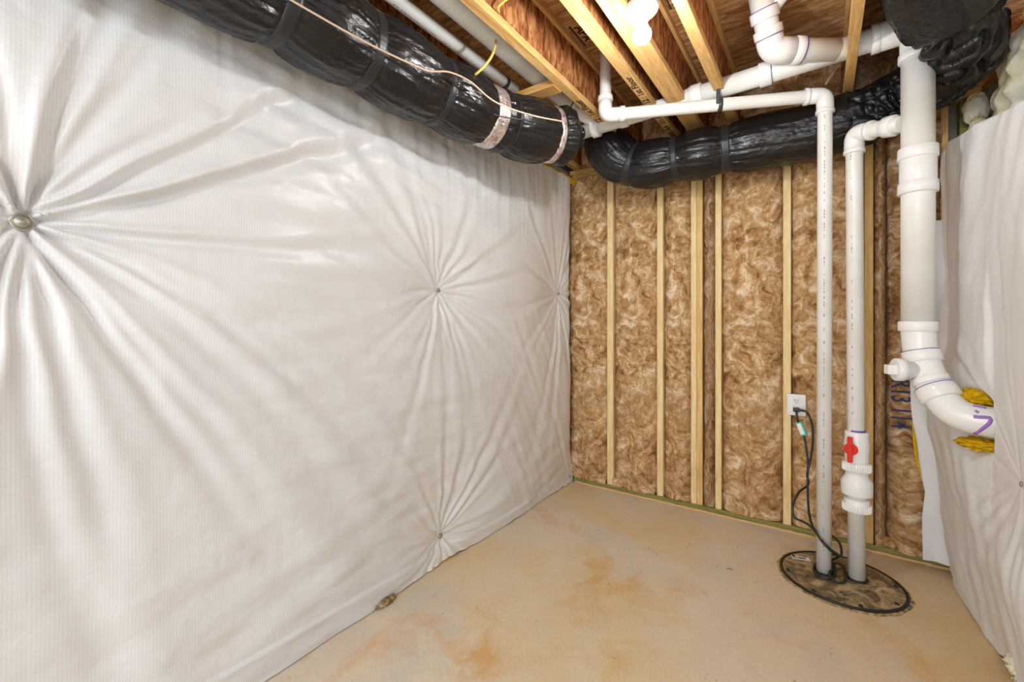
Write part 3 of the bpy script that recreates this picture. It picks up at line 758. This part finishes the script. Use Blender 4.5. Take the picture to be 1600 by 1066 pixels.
ring('hub', (PX, PY, zv(294)), (0, 0, 1), .052, r3+.012, PVCH, st)
ring('hub', (PX, PY, zv(510)), (0, 0, 1), .045, r3+.010, PVCH, st)
def at_low(u_t):
    k = int(u_t*(len(low)-2)); return low[k], low[min(k+1, len(low)-1)]-low[k]
def near(u, v):
    best = min(range(len(low)-1), key=lambda i: (lambda p: (800+FOC*((p[0]*RX+p[1]*RY)/(p[0]*FX+p[1]*FY))-u)**2+(HZ-FOC*(p[2]-EYE)/(p[0]*FX+p[1]*FY)-v)**2)(low[i]))
    return low[best], low[best+1]-low[best]
for (u, v, ln, ex) in ((1442, 556, .05, .010), (1455, 592, .03, .007), (1468, 614, .06, .014)):
    c_, d_ = near(u, v); ring('hub', c_, d_, ln, r3+ex, PVCH, st)
    h_ = np.array(d_)/np.linalg.norm(d_)
    if ln != .03: ring('joint_line', np.array(c_)-h_*(ln/2+.001), d_, .003, r3+ex-.002, PRIMER, st, lip=.0005)
# cleanout branch with square plug
c_, d_ = near(1446, 577); cd_ = np.array([-.93, -.30, .0]); cd_ /= np.linalg.norm(cd_)
lathe('cleanout', c_, cd_, [(0, .045), (.085, .045), (.086, .052), (.115, .052), (.118, .048)], PVCH, st)
pc_ = np.array(c_)+cd_*.128
obox('cleanout_plug', pc_, cd_, np.cross(cd_, [0, 0, 1]), (0, 0, 1), .022, .022, .022, PVCH, st, bev=.004)
# purple marker on the pipe end
def pmark(pts, wd=.0065):
    V = []; F = []
    for (u, v) in pts:
        # nearest point on the pipe skin facing the viewer
        c0, d0 = near(u, v); c0 = Vector(c0); d0 = Vector(d0).normalized()
        rd = Vector(ray(u, v)); o0 = Vector((0, 0, EYE))
        w0 = o0-c0; rp = rd-d0*rd.dot(d0); wp = w0-d0*w0.dot(d0)
        a = rp.dot(rp); b = 2*rp.dot(wp); c = wp.dot(wp)-(r3+.0032)**2; D = b*b-4*a*c
        if D < 0: D = 0
        V.append(o0+rd*((-b-math.sqrt(D))/(2*a)))
    return V
mks = [[(1521, 651), (1530, 652), (1546, 653), (1547, 660), (1538, 668), (1523, 678)], [(1520, 634), (1531, 636), (1541, 638)], [(1524, 642), (1529, 645)]]
for mp_ in mks:
    tube('marker_stroke', spline(pmark(mp_), .01), .0065 if len(mp_) > 3 else .0045, PUR, st, n=8)
# horizontal drain run through the joists
hr = thing('drain_run', LX, 'white plastic drain pipe running left from the stack through the joist webs', 'pipe')
tube('pipe', [D0+dT*.16, D0.lerp(LX, .545)], .053, PVC, hr); tube('pipe', [D0.lerp(LX, .56), LX], .045, PVC, hr)
tR = (D0+dT*.16)
def along(x): 
    k = (x-tR.x)/(LX.x-tR.x); return tR.lerp(LX, k)
red = along(-.62)
lathe('reducer', red-Vector(dT)*.0, -dT, [(-.045, .050), (-.04, .050), (.0, .060), (.002, .064), (.06, .064), (.062, .055)], PVCH, hr)
ring('hub', along(-.245), dT, .06, .062, PVCH, hr); ring('primer_ring', along(-.215), dT, .003, .0605, PRIMER, hr, lip=.0005)
ring('hub', along(-1.03), dT, .05, .053, PVCH, hr)
ring('hub', along(-1.22), dT, .05, .061, PVCH, hr)
# branch from above joining the run
W1 = PT(1206, 79, 2.20); W2 = along(.06); W2.y -= .012
W0 = PT(1187, -10, 2.12); W0.z = 2.965
br = thing('branch_drain', W1, 'white plastic branch pipe dropping from the subfloor into the drain run', 'pipe')
tube('pipe', fillet([W0, W1, W2], .06, 10), .054, PVC, br)
dd1 = dirn(W0, W1); dd2 = dirn(W1, W2)
tube('elbow', fillet([W1-dd1*.09, W1, W1+dd2*.10], .06, 10), .061, PVCH, br, n=36)
ring('hub', W1-dd1*.085, dd1, .04, .065, PVCH, br); ring('primer_ring', W1-dd1*.063, dd1, .003, .0655, PRIMER, br, lip=.0005)
ring('hub', W1-dd1*.165, dd1, .05, .064, PVCH, br); ring('primer_ring', W1-dd1*.192, dd1, .003, .063, PRIMER, br, lip=.0005)
ring('hub', W1+dd2*.12, dd2, .04, .064, PVCH, br); ring('primer_ring', W1+dd2*.143, dd2, .003, .0625, PRIMER, br, lip=.0005)
tube('wye_branch', [W1-dd1*.17, W1-dd1*.17+Vector((.11, .02, .13)), W1-dd1*.17+Vector((.14, .02, .165))], .045, PVCH, br)
# two pipes between the first joists
E0 = Vector((-1.31, -1.0, 2.752)); E1 = Vector((-1.31, 2.55, 2.752)); 
b1 = thing('waste_pipe', E0, 'thick cream pipe lying beside the first joist above the wood block', 'pipe')
tube('pipe', fillet([E0, E1, Vector((-1.20, 2.70, 2.69))], .08, 8), .055, PVC, b1)
ring('hub', (-1.31, 2.47, 2.752), (0, 1, 0), .06, .061, PVC, b1); ring('joint_line', (-1.31, 2.435, 2.752), (0, 1, 0), .003, .0605, INK, b1, lip=.0005)
b2 = thing('supply_pipe', (-1.50, -1, 2.73), 'thinner printed white pipe between the left duct and thick cream pipe', 'pipe')
tube('pipe', [(-1.485, -1.0, 2.735), (-1.485, 2.12, 2.735)], .031, PVC, b2)
ring('end_band', (-1.485, 2.02, 2.735), (0, 1, 0), .03, .034, STRAP, b2)
prints(b2, (-1.485, 0, 2.735), (-1.485, 2.0, 2.735), (.15, -.0, -1), .031, seed=8, dens=.75)

# ------------------------------------------------------------------ pit lid with cords
LC = Vector((.082, 2.865, 0)); LR = .262
sl = thing('sump_lid', LC, 'round muddy black pit lid set in the floor under the two pipes', 'lid')
rr_ = np.linspace(0.0005, 1, 26); ph = np.arange(72)*2*PI/72
RR, PH = np.meshgrid(rr_, ph, indexing='ij'); X = LC.x+LR*RR*np.cos(PH); Y = LC.y+LR*RR*np.sin(PH)
Z = .010+.0022*fbm(X*9, Y*9, 1, 3)*(1-RR**8)
mk('cover', np.stack([X, Y, Z], -1).reshape(-1, 3), gridf(26, 72, True)[:, ::-1].copy(), LID, sl)
tube('rim', [(LC.x+(LR+.002)*math.cos(a), LC.y+(LR+.002)*math.sin(a), .008) for a in np.linspace(0, 2*PI, 97)], .0075, LIDR, sl, n=10)
for k in range(8):
    a = k*PI/4+.3; lathe('bolt', (LC.x+(LR-.022)*math.cos(a), LC.y+(LR-.022)*math.sin(a), .009), (0, 0, 1), [(0, .010), (.004, .010), (.006, .007), (.009, .006)], LIDR, sl, n=8)
for cc, rad in ((A0, r1), (B0, r2)):
    lathe('pipe_grommet', (cc.x, cc.y, .008), (0, 0, 1), [(0, rad+.012), (.006, rad+.012), (.009, rad+.003)], LIDR, sl)
c0 = onz(1251, 872, .0145)
lb = obox('paper_label', (c0.x, c0.y, .0135), (.96, .28, 0), (-.28, .96, 0), (0, 0, 1), .045, .020, .0008, PAPER, sl, bev=.0003)
text('label_print', 'SUMP', .028, Vector((c0.x, c0.y, .0145))+Vector((-.96*.04+.28*.010, -.28*.04-.96*.010, 0)), (.96, .28, 0), (-.28, .96, 0), INK, lb, off=.0006)
a_ = np.linspace(0, 2*PI, 181); r_in = LR+.004; r_out = LR+.022+.010*np.array(fbm(np.cos(a_)*3, np.sin(a_)*3, 2, 3)); r_out[-1] = r_out[0]
V = []
for k, a in enumerate(a_[:-1]):
    for t in np.linspace(0, 1, 6):
        rad = r_in+(r_out[k]-r_in)*t; V.append((LC.x+rad*math.cos(a), LC.y+rad*math.sin(a), .0045*(1-t)+.0006+.0015*math.sin(k*1.7+t*9)*(1-t)))
mo = mk('patched_mortar', V, gridf(180, 6), MORT, sl)

# outlet on the stud
OC = ony(1244.5, 633, YB-.035)
ol = thing('wall_outlet', OC, 'white duplex outlet on the stud behind the thin white pipe', 'outlet')
box('box', OC.x-.035, OC.x+.035, OC.y+.004, YB+.04, OC.z-.05, OC.z+.05, PLWH, ol)
fp = box('faceplate', OC.x-.050, OC.x+.050, OC.y-.003, OC.y+.004, OC.z-.068, OC.z+.068, PLWH, ol, bev=.003)
for dz in (.026, -.026):
    so = obox('socket', (OC.x, OC.y-.0035, OC.z+dz), (1, 0, 0), (0, 1, 0), (0, 0, 1), .020, .0015, .019, PORC, ol, bev=.0012)
    if dz > 0:
        for dx, h in ((-.008, .007), (.008, .006)):
            obox('slot', (OC.x+dx, OC.y-.0052, OC.z+dz+.005), (1, 0, 0), (0, 1, 0), (0, 0, 1), .0018, .0004, h*.7, DARK, so, bev=.0002)
        obox('slot', (OC.x, OC.y-.0052, OC.z+dz-.009), (1, 0, 0), (0, 1, 0), (0, 0, 1), .0028, .0004, .0028, DARK, so, bev=.0002)
box('knockout_cable', OC.x-.046, OC.x-.037, YB-.012, YB-.003, OC.z+.05, OC.z+.4, DARK, ol) if False else None
def cable(name, pts, r, mat, parent=None): return tube(name, spline(pts, .012), r, mat, parent, n=10)
plz = OC.z-.026
# cord with the teal tag
ca = thing('pump_cord', (OC.x, OC.y-.05, .02), 'black cord with a teal tag hanging from the outlet and coiling on the lid', 'cord')
obox('plug', (OC.x, OC.y-.022, plz), (1, 0, 0), (0, 1, 0), (0, 0, 1), .017, .018, .013, RUB, ca, bev=.004)
def coil(cx, cy, r, a0, a1, z, n=10): return [Vector((cx+r*math.cos(a), cy+r*math.sin(a), z+.003*math.sin(a*1.3))) for a in np.linspace(a0, a1, n)]
pa = [Vector((OC.x, OC.y-.03, plz-.008)), PT(1247, 659, 2.63), PT(1253, 672, 2.60), PT(1258, 690, 2.58), PT(1262, 720, 2.56), PT(1262, 750, 2.53), PT(1263, 790, 2.47), PT(1267, 815, 2.40), PT(1280, 840, 2.31), PT(1297, 858, 2.27), PT(1310, 868, 2.29)]
z0 = .0235
pa += [onz(1302, 874, .05), onz(1290, 876, z0), onz(1276, 880, z0), onz(1271, 890, z0), onz(1279, 900, z0), onz(1295, 905, z0), onz(1304, 898, z0), onz(1304, 885, z0), onz(1299, 878, z0+.005)]
cable('cord', pa, .0062, RUB, ca)
tg_a, tg_b = PT(1249, 662, 2.61), PT(1256, 679, 2.585)
ax = dirn(tg_a, tg_b); ay_ = ax.cross(Vector((0, 1, 0))).normalized(); az_ = ax.cross(ay_)
mid = (tg_a+tg_b)/2
tgb = obox('tag', mid, ay_, az_, ax, .017, .010, .040, TEAL, ca, bev=.002)
obox('tag_label', mid+az_*(-.0105 if az_.y > 0 else .0105)-ay_*(.004 if ay_.x > 0 else -.004), ay_, az_, ax, .011, .0008, .032, PAPER, tgb, bev=.0003)
# second cord
cb_ = thing('switch_cord', (OC.x+.03, OC.y-.05, .02), 'black cord bowing right of the tagged cord and looping below it', 'cord')
obox('plug', (OC.x+.028, OC.y-.045, plz+.002), (1, 0, 0), (0, 1, 0), (0, 0, 1), .018, .008, .007, RUB, cb_, bev=.003)
pb = [Vector((OC.x+.03, OC.y-.045, plz+.002)), PT(1262, 646, 2.62), PT(1269, 665, 2.60), PT(1270, 692, 2.58), PT(1266, 720, 2.55), PT(1261, 742, 2.55), PT(1263, 757, 2.54), PT(1248, 770, 2.52), PT(1239, 790, 2.49), PT(1241, 808, 2.47), PT(1256, 816, 2.43), PT(1270, 826, 2.37), PT(1285, 847, 2.29), PT(1300, 862, 2.27), PT(1314, 868, 2.32), PT(1312, 850, 2.40), PT(1300, 838, 2.48)]
pb += [PT(1294, 842, 2.50), onz(1297, 870, .03), onz(1300, 886, z0+.008), onz(1296, 898, z0+.012), onz(1306, 909, z0), onz(1319, 910, z0), onz(1322, 897, z0), onz(1316, 884, z0), onz(1305, 880, z0+.01)]
cable('cord', pb, .0062, RUB, cb_)

# ------------------------------------------------------------------ bulb and holder
bc = PT(1003, 48, 1.66); hp_ = PT(1001, 15, 1.66)
pz_ = 2.535
lh = thing('lamp_holder', (bc.x, bc.y, pz_), 'white porcelain lamp holder fixed beside the doubled joist', 'lamp')
lathe('holder_base', (bc.x, bc.y, pz_-.018), (0, 0, 1), [(0, .028), (.001, .036), (.012, .050), (.022, .059), (.030, .062), (.040, .061), (.041, .05)], PORC, lh, n=40)
lathe('holder_socket', (bc.x, bc.y, pz_-.034), (0, 0, 1), [(0, .020), (.001, .024), (.018, .027), (.019, .02)], PORC, lh)
lathe('junction_box', (bc.x, bc.y, pz_+.022), (0, 0, 1), [(0, .050), (.001, .054), (.11, .054), (.111, .04)], BOXM, lh, n=32)
for sx_ in (-1, 1): lathe('screw', (bc.x+sx_*.042, bc.y-.01, pz_-.004), (0, 0, -1), [(0, .004), (.004, .004), (.005, .003)], ZINC, lh, n=10)
lb_ = thing('light_bulb', (bc.x, bc.y, pz_-.16), 'bare glowing white bulb screwed into the porcelain holder', 'bulb')
R_ = .034; zc = pz_-.088
prof = [(-R_*math.cos(a), max(.0008, R_*math.sin(a))) for a in np.linspace(0, PI*.70, 18)]+[(.040, .019), (.046, .0165)]
lathe('globe', (bc.x, bc.y, zc), (0, 0, 1), prof, GLOW, lb_, n=32)
lathe('screw_base', (bc.x, bc.y, zc+.046), (0, 0, 1), [(0, .016), (.003, .0175), (.006, .016), (.010, .0175), (.014, .016), (.030, .016)], ZINC, lb_, n=24)

# ------------------------------------------------------------------ loose cables under the joists
c1 = [PT(455, 0, 1.33), PT(560, 60, 1.48), PT(640, 99, 1.63), PT(672, 111, 1.70), PT(703, 113, 1.80), PT(735, 128, 1.92), PT(775, 160, 2.00), PT(830, 180, 2.12), PT(880, 190, 2.26)]
c1[0] = PT(430, -14, 1.33)
for i, p in enumerate(c1): pass
o = cable('low_voltage_cable', c1, .0035, BEI); tag(o, 'thin beige cable draped along the left black duct', 'cable')
o = cable('house_cable', [onx(812, -30, -1.10), onx(800, -8, -1.11), onx(786, 3, -1.12), onx(778, 12, -1.13), onx(779, 19, -1.145)], .0055, YEL)
tag(o, 'yellow cable looping beside the first joist at top', 'cable')
o = cable('house_cable', [PT(775, 45, 2.16), PT(772, 78, 2.05), PT(760, 100, 2.02), PT(742, 117, 2.03), PT(728, 124, 2.10)], .006, YEL)
tag(o, 'yellow cable hanging from under the first joist to the duct', 'cable')
o = cable('string', [PT(1314, 98, 2.3), PT(1300, 116, 2.38), PT(1290, 132, 2.40)], .003, BEI)
tag(o, 'short pale cord tied from the joist down to the thin pipe elbow', 'cord')
o = cable('duct_tie', [PT(702, 122, 1.87), PT(745, 152, 2.03), PT(770, 178, 2.11), PT(820, 188, 2.18), PT(868, 196, 2.3)], .003, RUB)
tag(o, 'thin black tie wire lying along the end of the left duct', 'wire')
